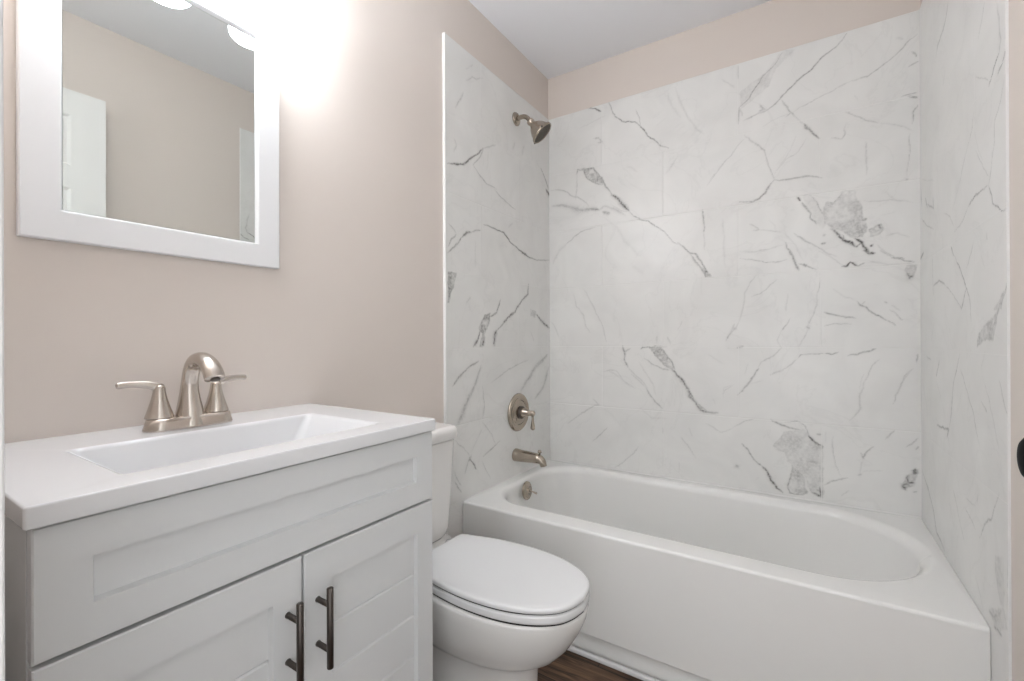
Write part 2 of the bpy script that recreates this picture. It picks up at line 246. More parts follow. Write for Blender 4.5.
# traced veins per wall: [width mm, strength, u,z ...] in metres on the wall
VEINS = {"b":[[[3.4,0.6,0.234,2.257,0.276,2.243,0.309,2.22],[2.7,0.55,0.35,2.254,0.365,2.212,0.386,2.174,0.418,2.145,0.476,2.123,0.499,2.104,0.527,2.071,0.545,2.041,0.574,2.016,0.607,1.979,0.642,1.96],[2.6,0.5,0.478,2.125,0.508,2.094,0.527,2.069],[2.1,0.35,0.485,2.183,0.499,2.142,0.508,2.099],[4.5,0.14,0.669,2.23,0.702,2.132,0.736,2.062,0.768,2.01,0.796,1.986],[5.1,0.1,0.634,2.222,0.652,2.155,0.694,2.09],[2.4,0.2,0.864,2.209,0.894,2.183,0.921,2.162],[2.4,0.22,0.92,1.881,0.87,1.834,0.819,1.776],[5.1,0.12,0.676,1.91,0.65,1.871,0.624,1.841],[3.9,0.25,0.268,2.092,0.294,2.091,0.314,2.068,0.288,2.068],[2.8,0.12,0.189,2.166,0.252,2.174,0.325,2.194],[4.0,0.1,0.432,1.917,0.461,1.906,0.489,1.877],[4.2,0.5,0.175,1.929,0.179,1.948,0.209,1.947,0.267,1.947,0.277,1.923,0.313,1.882,0.333,1.84,0.363,1.792],[3.4,0.45,0.209,1.942,0.235,1.893,0.282,1.859,0.313,1.849],[6.0,0.6,0.363,1.787,0.397,1.762,0.421,1.73,0.448,1.695],[2.6,0.45,0.448,1.695,0.469,1.669,0.497,1.653,0.529,1.639,0.548,1.632,0.574,1.606,0.619,1.573,0.64,1.548,0.664,1.514,0.683,1.507],[3.7,0.5,0.679,1.515,0.708,1.487,0.733,1.462,0.758,1.455,0.782,1.419,0.798,1.379,0.812,1.352],[4.0,0.4,0.733,1.458,0.758,1.421,0.778,1.393,0.79,1.366,0.817,1.349],[2.9,0.3,0.019,1.872,0.065,1.869,0.11,1.848,0.154,1.818,0.192,1.802,0.219,1.778,0.245,1.746],[2.6,0.22,0.179,1.928,0.174,1.875,0.165,1.796],[8.6,0.3,0.03,1.788,0.088,1.784,0.132,1.767,0.176,1.745,0.219,1.736,0.292,1.729],[6.8,0.45,0.213,1.741,0.25,1.738,0.292,1.725],[5.2,0.35,0.099,1.779,0.138,1.763],[5.5,0.25,0.292,1.727,0.323,1.741,0.373,1.719,0.431,1.677],[5.5,0.35,0.312,1.714,0.353,1.696],[2.7,0.2,0.353,1.746,0.412,1.703,0.45,1.691],[2.9,0.3,0.276,1.642,0.224,1.634,0.175,1.616,0.142,1.595,0.109,1.574],[5.9,0.16,0.109,1.574,0.064,1.538,0.035,1.48],[3.2,0.4,0.787,1.649,0.792,1.606,0.792,1.546],[2.5,0.18,0.792,1.546,0.798,1.468],[2.4,0.22,0.882,1.843,0.847,1.808,0.807,1.748],[5.4,0.1,0.382,1.637,0.43,1.546,0.496,1.478],[4.8,0.12,0.869,1.595,0.873,1.519,0.88,1.384],[8.0,0.08,0.468,1.43,0.524,1.379],[2.8,0.22,0.212,1.334,0.248,1.258,0.289,1.184,0.31,1.13,0.335,1.053],[3.4,0.2,0.152,1.303,0.168,1.242,0.211,1.191,0.216,1.141,0.242,1.102],[3.0,0.18,0.016,1.166,0.045,1.124,0.067,1.083],[4.3,0.45,0.414,1.039,0.426,1.006,0.428,0.969,0.442,0.936],[3.2,0.25,0.426,1.006,0.457,1.025],[2.7,0.2,0.442,0.936,0.475,0.896,0.521,0.861,0.54,0.834],[3.1,0.45,0.508,1.021,0.515,1.033,0.559,1.033,0.599,1.037,0.629,1.035],[3.6,0.5,0.599,1.035,0.629,0.991,0.651,0.956,0.664,0.93],[3.1,0.35,0.559,1.026,0.585,0.981,0.616,0.946,0.655,0.929],[2.6,0.3,0.522,0.98,0.558,0.953,0.603,0.932,0.646,0.925],[4.5,0.55,0.651,0.934,0.672,0.908,0.693,0.887,0.714,0.853,0.73,0.819,0.747,0.794],[2.7,0.2,0.309,0.908,0.349,0.917,0.384,0.911,0.418,0.865,0.475,0.831],[2.6,0.2,0.586,1.085,0.585,1.044],[2.6,0.2,0.63,1.084,0.643,1.049],[2.5,0.14,0.698,1.15,0.677,1.106],[3.1,0.28,0.913,1.136,0.901,1.095,0.882,1.062],[3.6,0.1,0.804,1.002,0.874,0.961],[3.1,0.14,0.494,0.961,0.567,0.854,0.576,0.8],[2.4,0.15,0.866,0.819,0.874,0.853,0.912,0.871],[5.0,0.55,0.651,0.926,0.689,0.892,0.714,0.849,0.73,0.807,0.755,0.778,0.775,0.75,0.803,0.745,0.846,0.747],[2.9,0.4,0.53,0.84,0.549,0.804,0.575,0.77,0.604,0.742],[2.7,0.2,0.456,0.901,0.53,0.84],[3.4,0.25,0.257,0.766,0.288,0.739,0.219,0.705,0.116,0.626],[2.8,0.25,0.338,0.628,0.318,0.607,0.256,0.547],[2.7,0.2,0.494,0.552,0.459,0.506,0.406,0.456,0.367,0.427],[3.5,0.2,0.688,0.62,0.713,0.592,0.754,0.532],[3.7,0.18,0.726,0.667,0.742,0.63],[2.9,0.16,0.795,0.692,0.858,0.66,0.911,0.682],[2.4,0.14,0.835,0.78,0.827,0.805],[2.6,0.15,0.61,0.656,0.61,0.629],[2.5,0.15,0.679,0.504,0.683,0.461],[2.4,0.14,0.866,0.807,0.874,0.841,0.908,0.864],[4.1,0.12,0.339,0.915,0.398,0.88,0.456,0.835],[3.9,0.1,0.502,0.737,0.557,0.696,0.628,0.698],[3.0,0.45,1.098,2.246,1.071,2.207,1.029,2.173,0.997,2.131,0.975,2.096,0.938,2.064],[8.0,0.2,1.095,2.235,1.06,2.199,1.025,2.13],[6.8,0.14,1.142,2.242,1.108,2.23,1.074,2.194],[2.8,0.3,0.938,2.064,0.932,1.994],[2.4,0.25,0.938,2.064,0.949,2.022],[2.4,0.22,0.933,2.249,0.935,2.19],[2.7,0.45,1.311,2.246,1.281,2.209,1.256,2.191,1.231,2.181,1.212,2.161,1.187,2.139,1.161,2.128,1.128,2.099,1.094,2.07,1.07,2.045,1.039,2.026,1.021,2.039],[3.3,0.3,1.039,2.026,1.003,2.02,0.953,2.003],[4.6,0.3,1.011,2.054,1.028,2.033,1.01,2.03],[2.7,0.3,1.515,2.169,1.494,2.152,1.475,2.131,1.456,2.112,1.431,2.096,1.398,2.078,1.369,2.062,1.328,2.06],[2.4,0.22,1.328,2.06,1.286,2.047,1.243,2.034,1.199,2.02,1.16,2.004,1.127,1.99],[2.7,0.35,1.094,2.054,1.114,2.017,1.127,1.99,1.147,1.961],[2.3,0.3,1.127,1.99,1.107,1.976],[3.7,0.55,1.173,1.935,1.195,1.895,1.218,1.868],[2.2,0.2,1.147,1.961,1.173,1.935],[2.5,0.3,1.304,1.946,1.339,1.919,1.374,1.896,1.408,1.879],[2.2,0.18,1.408,1.879,1.458,1.858,1.506,1.821],[2.4,0.4,1.504,2.113,1.517,2.088],[2.4,0.35,1.522,2.073,1.491,2.059],[2.2,0.45,1.472,1.956,1.493,1.957,1.519,1.96],[4.0,0.5,1.493,1.95,1.519,1.94],[2.4,0.35,1.519,1.918,1.506,1.887,1.501,1.847],[4.0,0.2,1.459,2.175,1.478,2.165],[2.1,0.15,1.304,1.905,1.304,1.861],[3.2,0.1,1.337,2.006,1.345,1.975],[2.3,0.14,1.127,1.99,1.059,1.977,1.024,1.958],[2.4,0.15,0.901,2.172,0.92,2.158],[2.8,0.3,0.956,1.94,0.981,1.917,1.003,1.892,1.028,1.858,1.041,1.807,1.062,1.747,1.067,1.728],[3.8,0.45,1.067,1.728,1.106,1.724,1.146,1.726,1.185,1.723,1.23,1.703],[3.2,0.45,1.065,1.729,1.044,1.702,1.034,1.676,1.009,1.661,0.984,1.65,0.936,1.66],[2.1,0.25,0.956,1.927,0.926,1.897,0.9,1.862],[2.0,0.18,1.076,1.764,1.107,1.801,1.153,1.829,1.179,1.87],[2.3,0.16,1.065,1.754,1.107,1.809,1.147,1.893],[3.3,0.55,1.189,1.906,1.205,1.882,1.224,1.863],[2.8,0.3,1.261,1.856,1.298,1.845,1.307,1.876],[2.5,0.22,1.371,1.816,1.371,1.78,1.368,1.745,1.373,1.693],[2.4,0.25,1.498,1.814,1.495,1.766,1.489,1.712,1.484,1.664],[4.0,0.35,1.481,1.654,1.489,1.65],[2.0,0.18,1.361,1.594,1.413,1.584,1.435,1.585,1.505,1.561],[2.0,0.14,1.429,1.611,1.451,1.582],[2.0,0.16,1.423,1.455,1.456,1.458,1.494,1.439],[2.0,0.1,1.412,1.528,1.457,1.535],[3.3,0.6,1.145,1.644,1.156,1.622],[2.2,0.35,1.156,1.647,1.194,1.641,1.213,1.611,1.229,1.57,1.254,1.529],[4.0,0.5,1.162,1.615,1.178,1.593,1.194,1.572,1.191,1.557,1.204,1.536,1.213,1.52],[4.7,0.7,1.26,1.498,1.278,1.477,1.296,1.456,1.314,1.443,1.332,1.43],[4.6,0.65,1.332,1.456,1.355,1.435,1.361,1.419,1.378,1.396],[4.7,0.7,1.302,1.452,1.326,1.438],[3.7,0.6,1.381,1.417,1.387,1.424],[4.2,0.5,1.355,1.522,1.373,1.523],[4.1,0.55,1.404,1.497,1.412,1.478],[3.4,0.5,1.296,1.475,1.302,1.456,1.338,1.422,1.355,1.438],[3.4,0.4,1.361,1.514,1.361,1.47,1.338,1.455],[4.3,0.35,1.232,1.475,1.241,1.478],[4.3,0.4,1.225,1.448,1.241,1.446],[2.6,0.3,1.242,1.591,1.266,1.598,1.294,1.635],[2.5,0.3,1.378,1.396,1.395,1.394],[2.3,0.3,0.973,1.561,0.994,1.55,1.009,1.53,0.987,1.53],[2.3,0.2,1.009,1.53,1.071,1.517,1.092,1.509],[3.1,0.5,1.102,1.464,1.112,1.44,1.128,1.422,1.135,1.39],[2.3,0.2,1.102,1.456,1.043,1.443,0.987,1.437,0.936,1.443],[2.6,0.3,1.135,1.499,1.158,1.477,1.203,1.445,1.241,1.41,1.278,1.391],[2.0,0.25,1.401,1.422,1.429,1.39,1.456,1.368],[3.0,0.45,1.445,1.371,1.478,1.363],[2.3,0.12,1.047,1.566,1.071,1.539,1.071,1.523],[2.2,0.14,1.095,1.512,1.139,1.452,1.168,1.387],[3.8,0.55,1.115,1.433,1.132,1.407,1.142,1.372,1.153,1.349],[2.7,0.35,1.153,1.374,1.177,1.363,1.212,1.345],[4.4,0.5,1.168,1.369,1.181,1.36],[2.3,0.3,0.935,1.413,0.987,1.404,1.036,1.388,1.071,1.386,1.112,1.394],[2.3,0.15,0.943,1.435,1.043,1.436],[2.2,0.18,1.216,1.418,1.253,1.395,1.278,1.37,1.302,1.349],[4.2,0.7,1.293,1.35,1.308,1.353,1.317,1.365,1.331,1.356,1.344,1.348],[2.5,0.4,1.344,1.349,1.361,1.359],[2.2,0.18,1.361,1.359,1.395,1.359,1.434,1.345,1.472,1.343,1.504,1.347],[4.6,0.8,1.361,1.406,1.378,1.391,1.395,1.391],[2.4,0.5,1.445,1.37,1.461,1.365,1.48,1.355,1.504,1.349],[5.0,0.5,1.485,1.312,1.493,1.294,1.504,1.302],[2.0,0.3,1.412,1.4,1.445,1.372],[3.1,0.2,0.997,1.34,0.979,1.309,0.957,1.27,0.953,1.229,0.942,1.181,0.931,1.144],[4.8,0.35,0.919,1.119,0.912,1.111],[2.4,0.25,0.931,1.144,0.916,1.115,0.897,1.091],[2.3,0.2,1.074,1.314,1.043,1.285,1.015,1.259,0.979,1.248],[2.6,0.25,1.222,1.33,1.223,1.292,1.215,1.247,1.212,1.202,1.199,1.168,1.189,1.138,1.184,1.115],[5.3,0.35,1.18,1.115,1.191,1.112],[2.2,0.2,1.183,1.111,1.163,1.065,1.15,1.042],[2.3,0.15,1.111,1.253,1.104,1.183],[2.7,0.3,1.124,1.155,1.104,1.12,1.09,1.105],[2.3,0.18,1.09,1.105,1.073,1.065,1.09,1.034,1.062,1.002,1.013,0.969,0.999,0.936],[3.7,0.45,1.006,0.945,0.992,0.92,0.974,0.894],[4.3,0.35,0.923,1.03,0.949,1.037],[2.3,0.25,1.09,1.034,1.059,0.998,1.01,0.969],[3.4,0.45,1.235,1.172,1.265,1.162,1.301,1.155,1.337,1.147],[2.4,0.28,1.237,1.119,1.271,1.126,1.325,1.125],[2.7,0.5,1.34,1.211,1.351,1.196,1.366,1.188,1.389,1.165,1.411,1.15,1.425,1.136],[2.2,0.35,1.425,1.136,1.444,1.125,1.452,1.112],[2.1,0.3,1.351,1.196,1.366,1.211],[2.1,0.15,1.265,1.267,1.301,1.235,1.34,1.215],[3.1,0.3,1.422,1.207,1.431,1.203],[2.0,0.3,1.439,1.178,1.455,1.163,1.466,1.142,1.474,1.136],[2.0,0.25,1.444,1.192,1.466,1.173],[2.6,0.3,1.15,0.996,1.157,1.007,1.195,1.012,1.239,1.012],[3.5,0.45,1.239,1.012,1.258,1.009,1.282,1.017],[2.3,0.2,1.15,0.996,1.117,0.956,1.076,0.931,1.048,0.918],[3.1,0.4,1.312,1.0,1.348,1.014,1.382,1.027,1.399,1.034],[2.3,0.25,1.408,0.993,1.385,0.964,1.376,0.942,1.37,0.913],[3.0,0.35,1.516,1.016,1.512,0.981],[2.4,0.25,1.503,0.96,1.476,0.935,1.471,0.916],[2.4,0.12,0.967,0.968,0.952,0.918],[3.8,0.4,1.003,0.938,0.985,0.905,0.966,0.878,0.926,0.828],[2.3,0.12,0.966,0.878,1.02,0.894],[2.3,0.2,1.103,0.941,1.048,0.915],[2.7,0.22,1.379,0.95,1.359,0.891,1.344,0.847,1.347,0.803,1.329,0.769,1.314,0.749],[2.4,0.25,1.495,0.951,1.473,0.922,1.46,0.876,1.449,0.847,1.443,0.825],[2.1,0.15,1.359,0.935,1.347,0.876],[3.0,0.5,0.943,0.62,0.965,0.598,0.98,0.567,1.005,0.543,1.015,0.536],[4.1,0.55,1.015,0.536,1.036,0.511,1.05,0.481,1.067,0.457,1.091,0.436],[7.1,0.25,0.917,0.522,0.924,0.51],[2.4,0.2,0.91,0.686,0.947,0.71,0.991,0.731],[3.4,0.4,1.128,0.553,1.111,0.472,1.118,0.438,1.167,0.443],[4.4,0.5,1.219,0.483,1.225,0.446,1.193,0.455],[3.9,0.4,1.209,0.47,1.228,0.462],[3.4,0.45,1.048,0.734,1.082,0.719,1.116,0.707,1.155,0.703],[2.7,0.35,1.102,0.729,1.142,0.735,1.175,0.717,1.184,0.683,1.194,0.669],[4.4,0.6,1.184,0.68,1.2,0.662,1.216,0.649,1.229,0.639],[3.3,0.5,1.194,0.673,1.219,0.634],[4.4,0.4,1.213,0.69,1.226,0.689],[5.5,0.3,1.181,0.576,1.219,0.574],[2.3,0.25,1.058,0.622,1.068,0.639,1.102,0.674],[2.3,0.2,1.061,0.614,1.102,0.604,1.122,0.56],[3.4,0.35,1.135,0.538,1.148,0.525],[2.1,0.25,1.263,0.685,1.263,0.625,1.269,0.581,1.287,0.535],[2.6,0.35,1.234,0.494,1.262,0.516,1.308,0.531],[4.2,0.3,1.337,0.55,1.352,0.553],[2.2,0.12,1.241,0.705,1.238,0.659],[2.9,0.35,1.355,0.619,1.369,0.639,1.387,0.663],[2.9,0.35,1.352,0.636,1.358,0.615],[2.2,0.28,1.419,0.692,1.448,0.73],[2.1,0.15,1.355,0.608,1.346,0.555],[2.1,0.2,1.289,0.461,1.313,0.484],[2.1,0.12,1.352,0.564,1.414,0.577],[6.0,0.7,1.504,0.597,1.507,0.577],[5.0,0.65,1.485,0.57,1.488,0.543,1.504,0.545],[5.0,0.6,1.488,0.543,1.472,0.53,1.48,0.513],[4.4,0.4,1.509,0.667,1.515,0.678],[2.4,0.3,1.517,0.706,1.48,0.674],[3.0,0.3,1.501,0.51,1.509,0.515]],[[0.38,0.209,1.942,0.267,1.945,0.313,1.882,0.318,1.848,0.277,1.86,0.235,1.893],[0.45,0.782,1.393,0.798,1.379,0.82,1.349,0.798,1.349],[0.36,0.54,1.033,0.599,1.035,0.629,0.982,0.659,0.934,0.629,0.942,0.594,0.968,0.563,1.008],[0.35,0.747,0.786,0.775,0.771,0.803,0.75,0.846,0.745,0.783,0.74],[0.1,0.938,2.132,1.018,2.172,1.102,2.256,1.142,2.246,1.074,2.187,1.046,2.124,0.945,2.056],[0.22,1.242,1.606,1.269,1.601,1.297,1.641,1.335,1.636,1.341,1.604,1.356,1.573,1.361,1.543,1.355,1.515,1.361,1.456,1.332,1.459,1.296,1.486,1.266,1.497,1.241,1.523,1.229,1.57],[0.3,1.338,1.517,1.367,1.516,1.373,1.476,1.349,1.457,1.335,1.488],[0.3,1.378,1.482,1.412,1.499,1.415,1.477,1.401,1.458,1.384,1.453],[0.08,1.165,1.642,1.21,1.626,1.254,1.529,1.229,1.502,1.191,1.568],[0.2,1.488,1.347,1.512,1.334,1.509,1.3,1.488,1.294,1.48,1.323],[0.18,1.095,0.689,1.168,0.705,1.194,0.677,1.229,0.643,1.23,0.439,1.218,0.441,1.184,0.461,1.171,0.513,1.115,0.566,1.109,0.597,1.058,0.622,1.082,0.648],[0.25,1.128,0.553,1.168,0.512,1.177,0.445,1.115,0.437,1.111,0.48],[0.14,1.174,0.59,1.23,0.59,1.23,0.447,1.193,0.455],[0.3,1.485,0.57,1.514,0.599,1.514,0.575,1.501,0.538,1.477,0.516,1.469,0.529]]],"l":[[[2.5,0.24,-0.719,2.13,-0.669,2.168,-0.645,2.17,-0.595,2.199],[3.9,0.26,-0.784,1.992,-0.755,2.038,-0.732,2.076],[3.6,0.19,-0.792,1.868,-0.778,1.845,-0.792,1.812],[2.5,0.14,-0.716,2.175,-0.669,2.218],[3.7,0.66,-0.835,1.754,-0.778,1.77,-0.734,1.782,-0.687,1.824,-0.639,1.86,-0.597,1.894],[2.7,0.26,-0.597,1.894,-0.499,1.944],[2.6,0.42,-0.597,1.889,-0.631,1.842,-0.672,1.8],[2.9,0.36,-0.672,1.8,-0.623,1.77,-0.572,1.749,-0.501,1.742],[5.8,0.17,-0.342,2.011,-0.363,1.97],[5.9,0.17,-0.26,2.028,-0.278,1.976],[4.8,0.48,-0.09,1.965,-0.039,1.918,-0.008,1.875],[2.6,0.17,-0.562,1.891,-0.572,1.806],[2.8,0.34,-0.519,1.737,-0.425,1.708,-0.344,1.694],[5.9,0.72,-0.034,1.868,-0.0,1.849],[3.5,0.6,-0.599,1.568,-0.538,1.567,-0.449,1.562,-0.386,1.528,-0.303,1.501,-0.237,1.486,-0.143,1.476,-0.003,1.498],[4.8,0.66,-0.303,1.501,-0.226,1.485],[2.9,0.54,-0.83,1.406,-0.78,1.451,-0.72,1.505],[4.5,0.6,-0.743,1.488,-0.713,1.509,-0.681,1.519],[2.8,0.42,-0.681,1.519,-0.616,1.538],[2.4,0.42,-0.83,1.434,-0.809,1.469,-0.78,1.49],[2.4,0.24,-0.78,1.493,-0.829,1.525],[3.8,0.12,-0.657,1.492,-0.658,1.374],[4.1,0.6,-0.55,1.171,-0.504,1.188,-0.47,1.254],[3.8,0.6,-0.619,1.118,-0.644,1.068,-0.676,1.037],[4.6,0.54,-0.22,1.345,-0.227,1.294,-0.283,1.261,-0.348,1.206,-0.429,1.159,-0.505,1.109],[8.1,0.6,-0.505,1.109,-0.52,1.078,-0.52,1.046],[5.4,0.54,-0.146,1.198,-0.084,1.164,-0.006,1.128],[3.4,0.17,-0.365,1.623,-0.406,1.592],[3.7,0.18,-0.722,1.222,-0.691,1.248],[3.1,0.22,-0.205,1.113,-0.171,1.054],[5.1,0.72,-0.644,1.069,-0.668,1.045],[6.5,0.6,-0.602,1.069,-0.611,1.044],[6.7,0.6,-0.52,1.069,-0.527,1.048],[4.4,0.42,-0.812,0.886,-0.769,0.92,-0.708,0.954,-0.636,0.98],[7.5,0.34,-0.62,0.949,-0.661,0.882,-0.709,0.829,-0.747,0.767,-0.777,0.738],[3.0,0.36,-0.62,0.959,-0.678,0.854,-0.755,0.777],[2.8,0.24,-0.543,0.882,-0.45,0.918,-0.35,0.945,-0.218,0.973],[7.7,0.34,-0.034,0.979,-0.148,0.934,-0.219,0.879,-0.297,0.822],[7.0,0.3,-0.016,0.915,-0.074,0.819,-0.161,0.767],[4.8,0.36,-0.021,0.991,-0.111,0.951],[3.0,0.3,-0.687,0.593,-0.711,0.569,-0.734,0.526],[4.5,0.54,-0.703,0.586,-0.679,0.557,-0.656,0.527],[4.5,0.36,-0.711,0.569,-0.687,0.588],[3.5,0.34,-0.475,0.611,-0.545,0.588,-0.606,0.57],[2.6,0.26,-0.614,0.547,-0.554,0.461],[2.7,0.24,-0.613,0.717,-0.544,0.655,-0.508,0.596],[2.8,0.24,-0.451,0.714,-0.432,0.689],[2.4,0.22,-0.799,0.672,-0.741,0.633,-0.695,0.585],[2.4,0.26,-0.8,0.552,-0.757,0.485],[3.1,0.22,-0.198,0.558,-0.187,0.526],[2.9,0.22,-0.342,0.619,-0.321,0.582],[3.4,0.3,-0.793,0.513,-0.757,0.457],[3.1,0.3,-0.612,0.868,-0.596,0.796,-0.605,0.736],[2.5,0.17,-0.613,0.687,-0.695,0.604]],[[0.4,-0.83,1.333,-0.781,1.334,-0.793,1.291,-0.817,1.252,-0.827,1.215,-0.834,1.214],[0.45,-0.635,1.118,-0.593,1.174,-0.55,1.186,-0.559,1.145,-0.594,1.098,-0.602,1.042,-0.628,1.043,-0.611,1.098],[0.2,-0.205,1.225,-0.145,1.216,-0.158,1.186,-0.198,1.19]]],"r":[[[3.6,0.38,-0.4,2.043,-0.381,2.014,-0.339,1.99,-0.273,1.983,-0.248,1.956],[1.7,0.3,-0.723,1.843,-0.7,1.808,-0.673,1.779],[3.8,0.3,-0.803,1.784,-0.816,1.741,-0.823,1.697,-0.815,1.672],[2.4,0.6,-0.815,1.674,-0.786,1.661,-0.763,1.644,-0.747,1.635],[1.9,0.48,-0.854,1.661,-0.836,1.644,-0.803,1.633],[1.4,0.3,-0.654,1.702,-0.723,1.667,-0.747,1.647],[1.5,0.36,-0.634,1.622,-0.618,1.582,-0.584,1.556,-0.552,1.533],[1.6,0.3,-0.849,1.611,-0.821,1.57,-0.787,1.544,-0.784,1.499,-0.768,1.463],[1.6,0.18,-0.511,1.729,-0.464,1.692],[2.7,0.14,-0.364,1.858,-0.335,1.823],[1.4,0.18,-0.643,1.573,-0.669,1.518,-0.704,1.484],[1.6,0.36,-0.573,1.549,-0.541,1.52,-0.496,1.474],[1.7,0.18,-0.496,1.474,-0.435,1.428],[1.4,0.3,-0.651,1.522,-0.695,1.477,-0.744,1.435],[1.6,0.36,-0.771,1.484,-0.76,1.446,-0.744,1.414],[2.3,0.54,-0.736,1.414,-0.65,1.418,-0.615,1.412,-0.591,1.403],[1.6,0.34,-0.591,1.403,-0.539,1.379,-0.458,1.364],[2.1,0.54,-0.744,1.414,-0.759,1.389,-0.774,1.364,-0.818,1.34,-0.838,1.335],[1.5,0.36,-0.838,1.335,-0.865,1.347],[3.2,0.48,-0.018,1.6,-0.025,1.54],[3.7,0.42,-0.083,1.554,-0.12,1.513],[3.6,0.42,-0.2,1.528,-0.206,1.492,-0.12,1.525],[2.1,0.18,-0.027,1.635,-0.208,1.579],[2.5,0.36,-0.016,1.5,-0.1,1.456,-0.204,1.422],[4.3,0.6,0.0,1.355,-0.052,1.368],[1.7,0.3,-0.328,1.449,-0.409,1.42,-0.446,1.386],[3.1,0.6,-0.42,1.333,-0.445,1.301],[2.1,0.46,-0.445,1.301,-0.514,1.253,-0.557,1.211,-0.597,1.166,-0.603,1.141],[1.7,0.34,-0.633,1.307,-0.613,1.281,-0.568,1.252],[2.4,0.48,-0.567,1.198,-0.542,1.17,-0.524,1.145],[3.0,0.46,-0.201,1.242,-0.28,1.247,-0.352,1.228],[2.0,0.34,-0.186,1.34,-0.194,1.247,-0.2,1.208],[1.7,0.34,-0.352,1.228,-0.443,1.189,-0.513,1.153],[1.9,0.54,-0.856,1.186,-0.836,1.159,-0.808,1.131],[2.1,0.22,-0.726,1.312,-0.731,1.295],[1.4,0.17,-0.683,1.271,-0.717,1.233],[2.0,0.48,-0.815,1.151,-0.793,1.123,-0.762,1.082],[1.9,0.36,-0.501,1.16,-0.519,1.144,-0.535,1.165],[1.5,0.34,-0.597,1.166,-0.606,1.113],[1.9,0.36,-0.739,1.104,-0.723,1.088,-0.755,1.085],[2.0,0.22,-0.215,1.133,-0.163,1.057],[3.8,0.48,0.05,1.02,0.073,0.984],[3.1,0.3,-0.09,1.007,-0.162,0.998],[2.7,0.42,-0.275,1.003,-0.233,0.949],[2.2,0.38,-0.504,1.028,-0.438,0.947,-0.412,0.864,-0.392,0.808],[3.6,0.54,-0.24,0.791,-0.315,0.802,-0.384,0.805,-0.365,0.779],[1.7,0.34,-0.51,0.99,-0.563,0.939,-0.622,0.881,-0.672,0.81],[1.5,0.24,-0.696,0.979,-0.745,0.925,-0.803,0.831],[1.8,0.34,-0.806,0.982,-0.833,0.94,-0.856,0.909],[1.7,0.24,-0.714,1.04,-0.688,0.995],[2.2,0.3,-0.678,0.922,-0.728,0.899],[2.1,0.18,-0.011,0.929,-0.086,0.845,-0.104,0.783],[1.8,0.17,-0.371,0.797,-0.396,0.747],[5.0,0.72,0.081,0.653,0.058,0.664],[2.8,0.42,0.222,0.653,0.045,0.693],[1.9,0.14,-0.227,0.945,-0.344,0.834],[4.0,0.38,0.007,0.605,-0.107,0.555,-0.188,0.505,-0.226,0.455,-0.332,0.43],[1.8,0.22,-0.323,0.472,-0.322,0.447],[1.8,0.34,-0.43,0.645,-0.5,0.571],[1.5,0.3,-0.54,0.628,-0.601,0.616,-0.635,0.6],[1.5,0.24,-0.541,0.657,-0.636,0.658],[1.6,0.48,-0.802,0.739,-0.766,0.686,-0.751,0.666,-0.705,0.639,-0.667,0.591],[1.5,0.24,-0.658,0.698,-0.647,0.668],[1.7,0.17,-0.384,0.6,-0.443,0.54],[1.5,0.22,-0.633,0.49,-0.686,0.441],[4.0,0.42,-0.735,0.452,-0.763,0.454,-0.816,0.499],[3.9,0.42,-0.763,0.436,-0.815,0.445],[1.2,0.24,-0.849,0.613,-0.84,0.47],[1.6,0.24,-0.5,0.571,-0.538,0.536]],[[0.3,-0.771,1.133,-0.801,1.147,-0.836,1.169,-0.822,1.13],[0.3,-0.808,1.137,-0.77,1.067,-0.747,1.064,-0.731,1.069,-0.653,1.047,-0.662,1.078,-0.731,1.107,-0.771,1.118],[0.14,-0.774,0.594,-0.825,0.609,-0.824,0.509,-0.799,0.508,-0.774,0.563],[0.22,-0.735,0.456,-0.824,0.509,-0.848,0.475,-0.781,0.433]]]}
